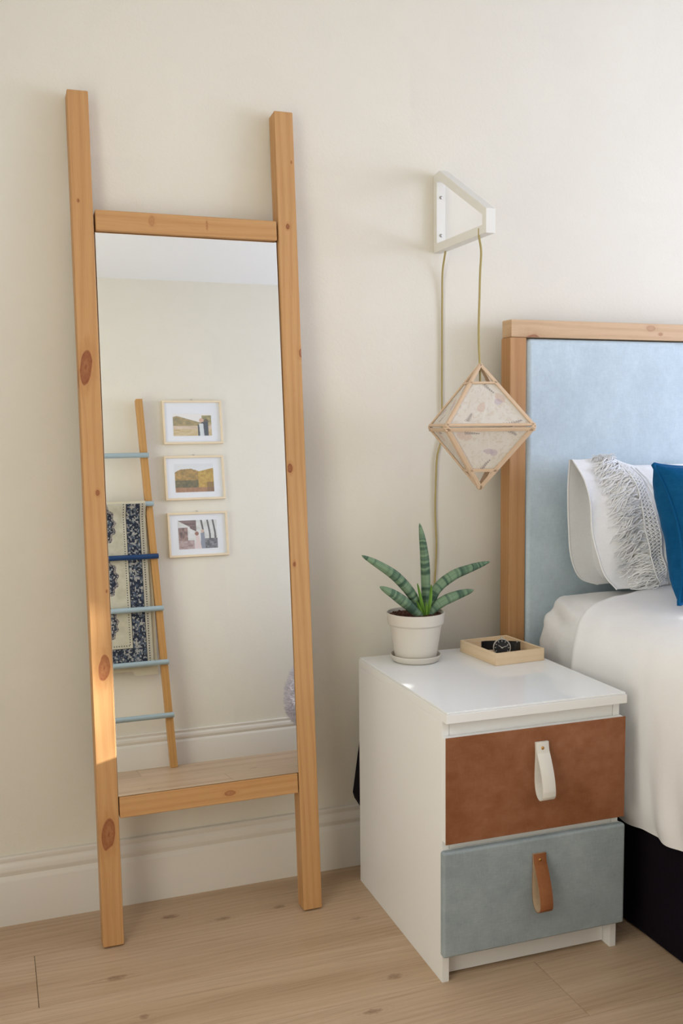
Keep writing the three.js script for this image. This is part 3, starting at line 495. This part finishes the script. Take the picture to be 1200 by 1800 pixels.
{
  // duvet: thick sheet over the mattress, hanging down both sides, its leading edge rolled under
  const prof = [[0.449, 0.2], [0.441, 0.27], [0.437, 0.36], [0.4365, 0.46], [0.439, 0.55], [0.4445, 0.603], [0.46, 0.639], [0.488, 0.664], [0.525, 0.679], [0.59, 0.691], [0.72, 0.7], [0.95, 0.705], [1.2, 0.707]];
  const full = [...prof, ...prof.slice(0, -1).reverse().map(([x, y]) => [2.407 - x, y])];
  const c = new THREE.CatmullRomCurve3(full.map(([x, y]) => V(x, y, 0)), false, 'centripetal'), N = 220, P = c.getSpacedPoints(N), Tn = P.map((_, i) => { const t = P[Math.min(N, i + 1)].clone().sub(P[Math.max(0, i - 1)]).normalize(); return V(-t.y, t.x, 0); });
  const zA = 0.326, zB = 2.1, rows = 150, LIP = 12;
  const outer = (i, z, lift) => {
    const q = P[i].clone(), nrm = Tn[i], side = smoothstep(0.68 - q.y, 0, 0.2), hang = smoothstep(0.6 - q.y, 0, 0.35);
    const folds = 0.012 * Math.sin(z * 19 + 1.3 * Math.sin(z * 6) + q.y * 2.4) * hang + 0.007 * Math.sin(z * 41 + q.y * 5 + 2 * Math.sin(z * 9)) * hang * hang + 0.024 * (fbm(z * 5 + 3, q.y * 2.2, 720, 3) - 0.5) * side;
    const topw = (1 - side) * (0.01 * (fbm(q.x * 5, z * 5, 730, 3) - 0.5) + 0.006 * (fbm(q.x * 17 + z * 9, z * 14 - q.x * 6, 735, 2) - 0.5));
    let y = q.y; if (q.y < 0.35) y = lerp(q.y, 0.2375 + 0.03 * smoothstep(z, 0.45, 1.0) + 0.012 * (fbm(z * 4, 1, 740, 2) - 0.5) + (q.y - 0.2) * 0.75, smoothstep(0.36 - q.y, 0, 0.16));
    return V(q.x, y, z).addScaledVector(nrm, Math.max(-0.01, folds) + Math.max(-0.006, topw) + lift);
  };
  const f = (s, t) => {
    const i = Math.round(s * N);
    const lead = zA - 0.02 * smoothstep(P[i].y, 0.6, 0.7) + 0.01 * (fbm(s * 30, 2, 750, 2) - 0.5);
    const tt = t * (rows + LIP);
    if (tt < LIP) { const a = (1 - tt / LIP) * Math.PI; return outer(i, lead + 0.02 - 0.02 * Math.sin(a) + 0.03 * (a > Math.PI / 2 ? (a - Math.PI / 2) / 1.57 : 0), 0.004 + 0.006 * Math.cos(a)); }
    const z = lerp(lead + 0.02, zB, Math.pow((tt - LIP) / rows, 1.25)); return outer(i, z, 0.008 * Math.exp(-(z - lead - 0.02) / 0.035));
  };
  tag(mesh('duvet', sheet(f, N, rows + LIP, 3, 2), std({ ...pick(duvetCotton), side: THREE.DoubleSide })), 'plain white duvet over the bed, hanging down the side over the dark base', 'duvet');
}
function pick(m) { return { map: m.map, roughness: m.roughness, specularIntensity: m.specularIntensity, sheen: m.sheen, sheenRoughness: m.sheenRoughness, sheenColor: m.sheenColor, bumpMap: m.bumpMap, bumpScale: m.bumpScale }; }
const linenBoth = std({ ...pick(whiteLinen), side: THREE.DoubleSide });

// pillow: standing against the headboard, its open end towards the chest
{
  const g = thing('pillow', 'white pillow with a fringed crochet band, propped against the blue headboard', 'pillow', [0.56, 0.67, 0.16]);
  const off = V(0.56, 0.67, 0.16), away = (q) => q.sub(off);
  const F = curve([[0.5387, 1.006, 0.161], [0.5469, 0.9625, 0.188], [0.5436, 0.9092, 0.22], [0.5337, 0.8438, 0.25], [0.5301, 0.7857, 0.275], [0.5391, 0.7379, 0.295], [0.567, 0.706, 0.308]]);
  const B = curve([[0.5387, 1.006, 0.15], [0.5364, 0.9328, 0.148], [0.5409, 0.8339, 0.146], [0.5536, 0.7479, 0.146], [0.5774, 0.708, 0.148], [0.6249, 0.69, 0.15]]);
  const XE = 1.3;
  const front = (s, t, lift = 0) => {
    t = clamp(t, 0, 1); const e = F.getPoint(t), k = smoothstep(s, 0, 0.22);
    const x = lerp(e.x, lerp(0.55, XE, s), smoothstep(s, 0, 0.5)) + (XE - 0.55) * s * (1 - smoothstep(s, 0, 0.5));
    const belly = Math.pow(Math.sin(Math.PI * clamp(t, 0, 1)), 0.8);
    const y = e.y + k * (1 - t) * 0.012 * Math.sin(s * 9) - 0.028 * k * (1 - t) * smoothstep(s, 0.1, 0.25);
    let z = lerp(e.z, lerp(0.15, 0.315, t), k * 0.6) + belly * (0.012 + 0.05 * k) + lift;
    z += 0.02 * (fbm(s * 16 + t * 3, t * 6 - s * 6, 810, 3) - 0.5) * (0.35 + k) + 0.006 * Math.sin(t * 9 + s * 40) * (1 - k) * belly;
    return V(x, y, z);
  };
  const back = (s, t) => { const e = B.getPoint(t), k = smoothstep(s, 0, 0.3); return V(lerp(e.x, XE, s), e.y - 0.02 * k * (1 - t), lerp(e.z, 0.112, k) + 0.004 * (fbm(s * 9, t * 6, 820, 2) - 0.5)); };
  const parts = [sheet((s, t) => away(front(s, t)), 90, 50, 0.75, 0.35, true), sheet((s, t) => away(back(s, t)), 60, 40, 0.75, 0.35)];
  // top seam, bottom and the filling seen inside the open end
  parts.push(sheet((s, t) => away(back(s, 0).lerp(front(s, 0), t)), 60, 4, 0.75, 0.05));
  parts.push(sheet((s, t) => away(back(0.1 + 0.9 * s, 1).lerp(front(0.1 + 0.9 * s, 1), t)), 60, 6, 0.75, 0.1));
  parts.push(sheet((s, t) => away(back(0.09, s).lerp(front(0.13, s), t).add(V(-0.025 * Math.sin(Math.PI * t), 0, 0))), 30, 10, 0.3, 0.1));
  mesh('pillowcase', merge(parts), linenBoth, g);
  // hem lines along the open end
  const hem = (f, s) => new THREE.TubeGeometry(new THREE.CatmullRomCurve3([...Array(24)].map((_, i) => away(f(s, i / 23)))), 60, 0.0022, 6);
  mesh('hem', merge([hem((s, t) => front(s, t), 0.0), hem((s, t) => back(s, t), 0.0)]), linenBoth, g);
  // crochet band: two cords, a zigzag net and two stitched lines, following the front
  const S0 = 0.158, at = (ds, t, l) => away(front(S0 + ds, t, l));
  const cordAlong = (ds, r, l = 0.004) => new THREE.TubeGeometry(new THREE.CatmullRomCurve3([...Array(40)].map((_, i) => at(ds, 0.03 + 0.95 * (i / 39), l))), 120, r, 5);
  const lace = [cordAlong(0, 0.002, 0.006), cordAlong(0.013, 0.0014, 0.006), cordAlong(0.026, 0.0014, 0.006), cordAlong(0.039, 0.002, 0.006)];
  for (let i = 0; i < 40; i++) { const t = 0.03 + 0.95 * (i / 40), dt = 0.95 / 40; for (const [a, b] of [[0, 0.013], [0.013, 0.026], [0.026, 0.039]]) { lace.push(cyl(at(a, t, 0.006), at(b, t + dt, 0.006), 0.0016, 5)); lace.push(cyl(at(b, t, 0.0068), at(a, t + dt, 0.0068), 0.0016, 5)); } }
  mesh('crochet_band', merge(lace), whiteLinen, g);
  mesh('piping', merge([cordAlong(0.058, 0.0014, 0.003), cordAlong(0.074, 0.0014, 0.003)]), whiteLinen, g);
  // fringe
  const r = rng(99), pos = [], nor = [], idx = [];
  const face = (ds, t) => { const p0 = front(S0 + ds, clamp(t, 0, 1)), p1 = front(S0 + ds + 0.01, clamp(t, 0, 1)), p2 = front(S0 + ds, clamp(t + 0.01, 0, 1)); return p1.sub(p0).cross(p2.sub(p0)).normalize().multiplyScalar(-1); };
  const ribbon = (pts, n, w) => {                                         // a flat thread lying on the pillow
    const base = pos.length / 3; if (n.z < 0) n.negate();
    pts.forEach((q, i) => { const d = (pts[i + 1] ?? q).clone().sub(pts[i - 1] ?? q).normalize(), side = V().crossVectors(n, d).normalize().multiplyScalar(w * (1 - 0.5 * (i / (pts.length - 1)))); for (const sg of [-1, 1]) { pos.push(q.x + sg * side.x, q.y + sg * side.y, q.z + sg * side.z); nor.push(n.x, n.y, n.z); } });
    for (let i = 0; i < pts.length - 1; i++) idx.push(base + 2 * i, base + 2 * i + 2, base + 2 * i + 1, base + 2 * i + 1, base + 2 * i + 2, base + 2 * i + 3);
  };
  for (let i = 0; i < 620; i++) {
    const t = 0.99 * (i / 620) + 0.006 * r(), row = r() < 0.5 ? 0 : 0.03, len = (0.05 + 0.03 * r()) * (0.8 + 0.4 * Math.abs(Math.sin(t * 30))), droop = 0.02 + 0.1 * r(), lift = 0.003 + 0.016 * r() * r(), pts = [];
    for (let k = 0; k <= 6; k++) { const f = k / 6; pts.push(at(0.002 - row - len * f, Math.min(1, t + droop * f * f + 0.014 * Math.sin(f * 5 + i)), 0.002 + lift * Math.sin(f * 2.8) + 0.008 * f * f * r())); }
    const n = face(-row - len * 0.4, t); n.add(V((r() - 0.5) * 0.9, (r() - 0.5) * 1.5, 0)).normalize(); ribbon(pts, n, 0.0016);
  }
  // the tuft standing up at the top corner
  for (let i = 0; i < 220; i++) { const a = at(-0.085 + 0.075 * r(), 0.0 + 0.012 * r(), 0.002), e = a.clone().add(V(-0.018 + 0.03 * r(), -0.012 + 0.024 * r(), 0.004 + 0.014 * r())); ribbon([a, a.clone().lerp(e, 0.4).add(V(0, 0.003, 0.001)), e], V(-0.2, 0.4, 0.9).normalize(), 0.0008); }
  const fringeGeo = new THREE.BufferGeometry(); fringeGeo.setAttribute('position', new THREE.Float32BufferAttribute(pos, 3)); fringeGeo.setAttribute('normal', new THREE.Float32BufferAttribute(nor, 3)); fringeGeo.setIndex(idx);
  const fr = mesh('fringe', fringeGeo, std({ color: 0xfbfbfa, roughness: 0.9, side: THREE.DoubleSide }), g); fr.userData.kind = 'stuff';
}
// blue cushion in front of the pillow
{
  const g = thing('cushion', 'deep blue velvet cushion with piped edge leaning on the white pillow', 'cushion', [0.782, 0.861, 0.432]);
  const A = 0.24, Bh = 0.152, D2 = 0.085;
  const pinch = (a, b) => [A * a * (1 - 0.2 * (1 - b * b) * Math.abs(a)), Bh * b * (1 - 0.12 * (1 - a * a) * Math.abs(b))];
  const surf = (sg) => (s, t) => { const a = s * 2 - 1, b = t * 2 - 1, [x, y] = pinch(a, b), k = Math.pow((1 - a ** 4) * (1 - b ** 4), 0.55); return V(x, y, sg * (D2 * k + 0.004 * (fbm(s * 7 + sg, t * 7, 840, 3) - 0.5) * k * 3)); };
  const cover = merge([sheet(surf(1), 60, 50, 0.5, 0.34), sheet(surf(-1), 60, 50, 0.5, 0.34, true)]);
  mesh('cushion_cover', cover, blueVelvet, g);
  const loop = []; for (let i = 0; i < 4; i++) for (let k = 0; k < 20; k++) { const u = (k / 20) * 2 - 1, ab = [[u, -1], [1, u], [-u, 1], [-1, -u]][i], [x, y] = pinch(...ab); loop.push(V(x, y, 0)); }
  mesh('piping', new THREE.TubeGeometry(new THREE.CatmullRomCurve3(loop, true), 240, 0.0042, 8, true), blueVelvet, g);
  g.rotation.set(-0.22, 0.28, 0.02, 'YXZ');
}
// fluffy throw over the foot of the bed, seen in the mirror
{
  const g = thing('fluffy_throw', 'pale lavender fluffy throw hanging over the foot corner of the bed, seen in the mirror', 'throw', [0.49, 0.25, 2.2]);
  const fluff = std({ color: 0xe6e3ee, roughness: 1, sheen: 1, sheenRoughness: 0.6, side: THREE.DoubleSide });
  const lump = (s, t) => { const ph = s * 6.2832, th = t * Math.PI, up = Math.cos(th), q = V(0.1 * Math.sin(th) * Math.cos(ph), up > 0 ? 0.164 * up : 0.1 * up, 0.085 * Math.sin(th) * Math.sin(ph)); return q.multiplyScalar(1 + 0.16 * (fbm(q.x * 22 + 5, q.y * 16 + q.z * 20 + 9, 77, 3) - 0.5)); };
  const strip = (s, t) => { const x = lerp(-0.03, 0.24, s), y = lerp(0.05, 0.478, t); return t < 0.9 ? V(x, y, -0.072 + 0.006 * Math.sin(x * 50)) : V(x, 0.478 + 0.012 * Math.sin((t - 0.9) * 31), -0.072 - (t - 0.9) * 3.2); };
  mesh('throw_cloth', merge([sheet(lump, 40, 30, 1, 1, true), sheet(strip, 20, 40)]), fluff, g);
  const r = rng(1234), cone = new THREE.ConeGeometry(0.002, 0.022, 4).translate(0, 0.009, 0), N = 9000, inst = new THREE.InstancedMesh(cone, fluff, N), m = new THREE.Matrix4(), q = new THREE.Quaternion();
  for (let i = 0; i < N; i++) { const onLump = i < 5500, p = onLump ? lump(r(), Math.acos(1 - 2 * r()) / Math.PI) : strip(r(), r()), d = (onLump ? p.clone().normalize().add(V(0, -0.4, 0)) : V(0, 0.2, 1)).add(V((r() - 0.5) * 1.2, (r() - 0.5) * 1.2, (r() - 0.5) * 1.2)).normalize(); q.setFromUnitVectors(V(0, 1, 0), d); m.compose(p, q, V(1, 0.6 + 0.7 * r(), 1)); inst.setMatrixAt(i, m); }
  inst.name = 'fur'; inst.userData.kind = 'stuff'; shade(inst); g.add(inst);
}
// dark bag wedged behind the chest
{
  const g = thing('dark_bag', 'flat black bag wedged between the bedside chest and the wall', 'bag', [0, 0, 0.036]);
  mesh('bag_body', extrude([[0.037, 0.44], [0.002, 0.2], [0.006, 0.186], [0.112, 0.008], [0.122, 0.0], [0.3, 0.0], [0.33, 0.03], [0.33, 0.44], [0.3, 0.45], [0.05, 0.45]], 0.046, 0.006), darkBase, g);
  mesh('bag_handle', tube([[0.1, 0.445, 0.023], [0.12, 0.49, 0.023], [0.18, 0.5, 0.023], [0.23, 0.49, 0.023], [0.25, 0.445, 0.023]], 0.005, 40), darkBase, g);
}

// ------------------------------------------------------------------ the opposite wall, seen in the mirror
{
  const painters = [];
  const P1 = (u, v) => {   // two people on a path in a park
    let c = v > 0.72 - 0.12 * Math.sin(u * 3.1) ? [238, 236, 232] : mixc([196, 170, 140], [226, 206, 186], fbm(u * 6, v * 9, 901, 3));
    if (v > 0.45 && v < 0.9 - 0.5 * Math.abs(u - 0.1)) c = mixc([120, 118, 88], [190, 160, 110], fbm(u * 14, v * 14, 903, 3));
    if (u > 0.75 && v > 0.5 && v < 0.92) c = mixc([110, 116, 90], [206, 176, 110], fbm(u * 14, v * 14, 904, 3));
    if (v < 0.3) c = mixc([186, 158, 104], [226, 208, 172], fbm(u * 10, v * 16, 905, 3));
    const man = Math.abs(u - 0.82) < 0.09 && v < 0.62, head1 = Math.hypot((u - 0.74) * 1.5, v - 0.7) < 0.09, shirt = Math.abs(u - 0.73 - 0.03 * (0.5 - v)) < 0.055 && v < 0.55;
    if (Math.hypot((u - 0.86) * 1.5, v - 0.66) < 0.09) c = [96, 84, 78]; if (man) c = [66, 74, 82]; if (Math.abs(u - 0.68) < 0.04 && v < 0.5) c = [74, 78, 80]; if (shirt) c = [216, 222, 226]; if (head1) c = [214, 170, 146];
    return c;
  };
  const P2 = (u, v) => {   // autumn trees
    let c = [226, 228, 232]; const crown = Math.hypot((u - 0.33) / 0.42, (v - 0.5) / 0.33), right = u > 0.6 && v < 0.72 + 0.3 * (u - 0.6);
    if (crown < 1 + 0.15 * (fbm(u * 12, v * 12, 911, 2) - 0.5) && v > 0.15) c = mixc([120, 104, 62], [206, 158, 92], fbm(u * 16, v * 16, 912, 3));
    if (v < 0.42 && u < 0.64) c = mixc([72, 78, 66], [140, 120, 80], fbm(u * 14, v * 12, 913, 3));
    if (right) c = mixc([160, 126, 58], [214, 176, 92], fbm(u * 18, v * 14, 914, 3)); if (v < 0.16) c = mixc([140, 100, 76], [186, 140, 104], fbm(u * 20, v * 8, 915, 3));
    if (u > 0.82 && v < 0.35) c = mixc(c, [110, 86, 66], 0.6); return c;
  };
  const P3 = (u, v) => {   // a couple by a cabin among trees
    let c = mixc([196, 200, 194], [236, 236, 238], fbm(u * 9, v * 7, 921, 3));
    for (const x of [0.62, 0.78, 0.92]) if (Math.abs(u - x - 0.03 * Math.sin(v * 4)) < 0.022) c = [92, 90, 92];
    if (v > 0.98 - 0.75 * (u - 0.02) * (u < 0.45 ? 1 : 3) - (u > 0.3 ? 0.05 : 0) && u < 0.46 && v > 0.62) c = mixc([92, 76, 76], [140, 116, 112], noise(u * 4, v * 40, 922));
    if (u < 0.24 && v < 0.75) c = mixc([70, 58, 58], [196, 160, 150], fbm(u * 16, v * 9, 923, 3));
    if (v < 0.35 && u > 0.66) c = mixc([60, 62, 66], [160, 162, 168], fbm(u * 16, v * 16, 924, 3));
    if (v < 0.3 && u < 0.4) c = mixc([120, 92, 92], [206, 188, 186], fbm(u * 12, v * 16, 925, 3));
    if (Math.abs(u - 0.62) < 0.05 + 0.02 * (0.5 - v) && v < 0.55) c = [136, 142, 158]; if (Math.hypot((u - 0.62) * 1.4, v - 0.61) < 0.06) c = [206, 178, 164];
    if (Math.abs(u - 0.49) < 0.05 + 0.12 * Math.max(0, 0.35 - v) && v < 0.46) c = [224, 204, 202]; if (Math.hypot((u - 0.47) * 1.4, v - 0.53) < 0.07) c = [150, 104, 88]; return c;
  };
  const matCard = std({ color: 0xeceef2, roughness: 0.8 });
  [[-0.034, 1.464, P1, 'pale framed photograph of two people in a park, topmost picture in the mirror', 0.46], [-0.0395, 1.2005, P2, 'pale framed photograph of autumn trees, middle picture in the mirror', 0.52], [-0.0385, 0.9345, P3, 'pale framed photograph of a couple by a cabin, lowest picture in the mirror', 0.52]].forEach(([x, y, paint, label, ph], i) => {
    const W = 0.3065, Hh = 0.226, b = 0.0105, d = 0.016;
    const g = thing('picture_frame', label, 'picture', [x, y, D - d * 0.918 - 0.0005], 'framed photographs on the opposite wall'); g.scale.setScalar(0.918);
    mesh('frame_bar', board([0, 0, 0], [W, b, d], 0.0008, 'x'), frameWood, g); mesh('frame_bar', board([0, Hh - b, 0], [W, Hh, d], 0.0008, 'x'), frameWood, g);
    mesh('frame_bar', board([0, b, 0], [b, Hh - b, d], 0.0008, 'y'), frameWood, g); mesh('frame_bar', board([W - b, b, 0], [W, Hh - b, d], 0.0008, 'y'), frameWood, g);
    mesh('mat', board([b, b, d * 0.5], [W - b, Hh - b, d * 0.6], 0), matCard, g);
    // the print faces -z: its picture runs the other way round in x
    const pw = 0.198, phh = i === 0 ? 0.115 : 0.145, px = 0.052, py = i === 0 ? 0.043 : 0.04;
    const map = texture(160, 120, (u, v) => mixc(paint(u, v), [238, 236, 234], 0.16), true, false);
    const pg = new THREE.PlaneGeometry(pw, phh).rotateY(Math.PI).translate(px + pw / 2, py + phh / 2, d * 0.5 - 0.0006); const uv = pg.attributes.uv; for (let k = 0; k < uv.count; k++) uv.setX(k, 1 - uv.getX(k));
    mesh('photo_print', pg, std({ map, roughness: 0.6 }), g);
    mesh('hook', new THREE.TorusGeometry(0.004, 0.0011, 6, 14).translate(W / 2, Hh + 0.004, d * 0.7), steel, g);
  });

  // blanket ladder
  const g = thing('blanket_ladder', 'slim wooden blanket ladder with blue rungs leaning on the wall, in the mirror', 'ladder', [0, 0, 2.4226]);
  const th = 0.0176, L = 1.672; g.rotation.x = th;                 // leans towards +z
  const amber = wood(0.2, 1.9, 128, 1024, { base: [200, 152, 92], dark: [160, 110, 58], light: [214, 170, 112], seed: 57 });
  const xat = (s) => lerp(-0.0813, -0.1446, s / L), LW = 0.42;
  for (const k of [0, 1]) { const q = mesh('rail', board([-0.0152, 0, 0], [0.0152, L, 0.04], 0.002, 'y', k * 0.1), amber, g); q.position.x = k ? -0.0813 - LW : -0.0813; q.rotation.z = Math.atan(0.0633 / L); }
  const pale = std({ color: 0xa3b5bb, roughness: 0.45 }), navy = std({ color: 0x123a68, roughness: 0.4 });
  [0.2325, 0.4675, 0.7078, 0.943, 1.1828, 1.4058].forEach((s, i) => { const m = mesh('rung', cyl(V(xat(s) - LW - 0.017, s, -0.0105), V(xat(s) + 0.017, s, -0.0105), 0.0118, 20), i === 3 ? navy : pale, g); m.userData.label = i === 3 ? 'dark blue rung' : 'pale blue rung'; });

  // patterned blanket over the second rung from the top, behind the lower rungs
  const bw = 0.37, bh = 0.8;
  const map = texture(512, 1024, (u, v) => {
    const x = u * bw, y = v * bh;                                  // x from the right edge, y from the bottom
    const e = Math.min(x, y), cream = mixc([206, 200, 180], [178, 172, 150], fbm(x * 40, y * 40, 951, 3)); let c = cream;
    const flower = (a, b2) => { const n = fbm(a * 130, b2 * 130, 953, 3), n2 = noise(a * 300, b2 * 300, 957), n3 = fbm(a * 80 + 9, b2 * 80, 959, 2); return n > 0.58 ? mixc([190, 180, 160], [128, 134, 140], n2) : n3 > 0.6 ? [74, 84, 98] : mixc([26, 30, 42], [44, 52, 70], n2); };
    const dots = (a) => (Math.hypot(((a * 1000) % 11) - 5.5, 0) < 2.6);
    if (e > 0.006 && e < 0.026) { const k = x < y ? y : x; if (Math.hypot(((k * 1000) % 12) - 6, (e - 0.016) * 1000) < 2.9) c = [40, 42, 54]; else c = mixc(c, [176, 166, 150], 0.5); }
    else if (e >= 0.028 && e < 0.097) c = e < 0.031 || e > 0.094 ? [28, 30, 42] : flower(x, y);
    else if (e >= 0.1 && e < 0.118) { const k = x < y ? y : x; if (Math.hypot(((k * 1000) % 12) - 6, (e - 0.109) * 1000) < 2.6) c = [50, 52, 62]; }
    for (const [mx, my, R] of [[0.235, 0.22, 0.075], [0.235, 0.44, 0.085], [0.235, 0.7, 0.085]]) { const d = Math.hypot(x - mx, (y - my) * 0.8) / R * (1 + 0.06 * Math.sin(Math.atan2(y - my, x - mx) * 12)); if (d < 1) c = d > 0.86 ? mixc([150, 142, 134], [70, 72, 84], noise(x * 300, y * 300, 961) > 0.6 ? 1 : 0) : d > 0.8 ? [36, 38, 50] : flower(x + 3, y); }
    return c;
  }, true, false);
  const bl = thing('patterned_blanket', 'cream blanket with dark navy floral border hung over the ladder rungs, seen in the mirror', 'blanket', [0, 0, 2.4226]); bl.rotation.x = th;
  const sTop = 1.1828, sBot = 0.452, mat = std({ map, roughness: 0.95, side: THREE.DoubleSide, sheen: 0.3 }), plain = std({ color: 0xcfc6ac, roughness: 0.95, side: THREE.DoubleSide });
  const zr = -0.0105, rr = 0.0132;
  const wav = (x, s) => 0.004 * Math.sin(x * 40 + 1) * smoothstep(sTop - s, 0.02, 0.3);
  // front sheet hangs just behind the lower rungs, back sheet behind it
  const fx = (u, s) => -0.1458 - u * 0.335;
  mesh('front_fold', sheet((u, v) => { const s = lerp(sBot, sTop, v), k = smoothstep(sTop - s, 0.0, 0.06); return V(fx(u, s) , s, lerp(zr - rr, zr + 0.0118 + 0.006, k) + wav(u * bw, s) * 0.6); }, 40, 70, 1, 1, true), mat, bl);
  mesh('top_fold', sheet((u, v) => { const a = v * Math.PI; return V(fx(u, sTop), sTop + rr * Math.sin(a) + 0.001, zr - rr * Math.cos(a)); }, 20, 12, 1, 1, true), plain, bl);
  mesh('back_fold', sheet((u, v) => { const s = lerp(sBot - 0.035 + 0.02 * smoothstep(u, 0.3, 0.32), sTop, v); return V(Math.min(fx(u, s) + 0.018 * smoothstep(sTop - s, 0, 0.05), xat(s) - 0.0175), s, zr + rr + 0.004 + 0.012 * smoothstep(sTop - s, 0, 0.1)); }, 30, 60, 1, 1), plain, bl);
}

renderer.render(scene, camera);
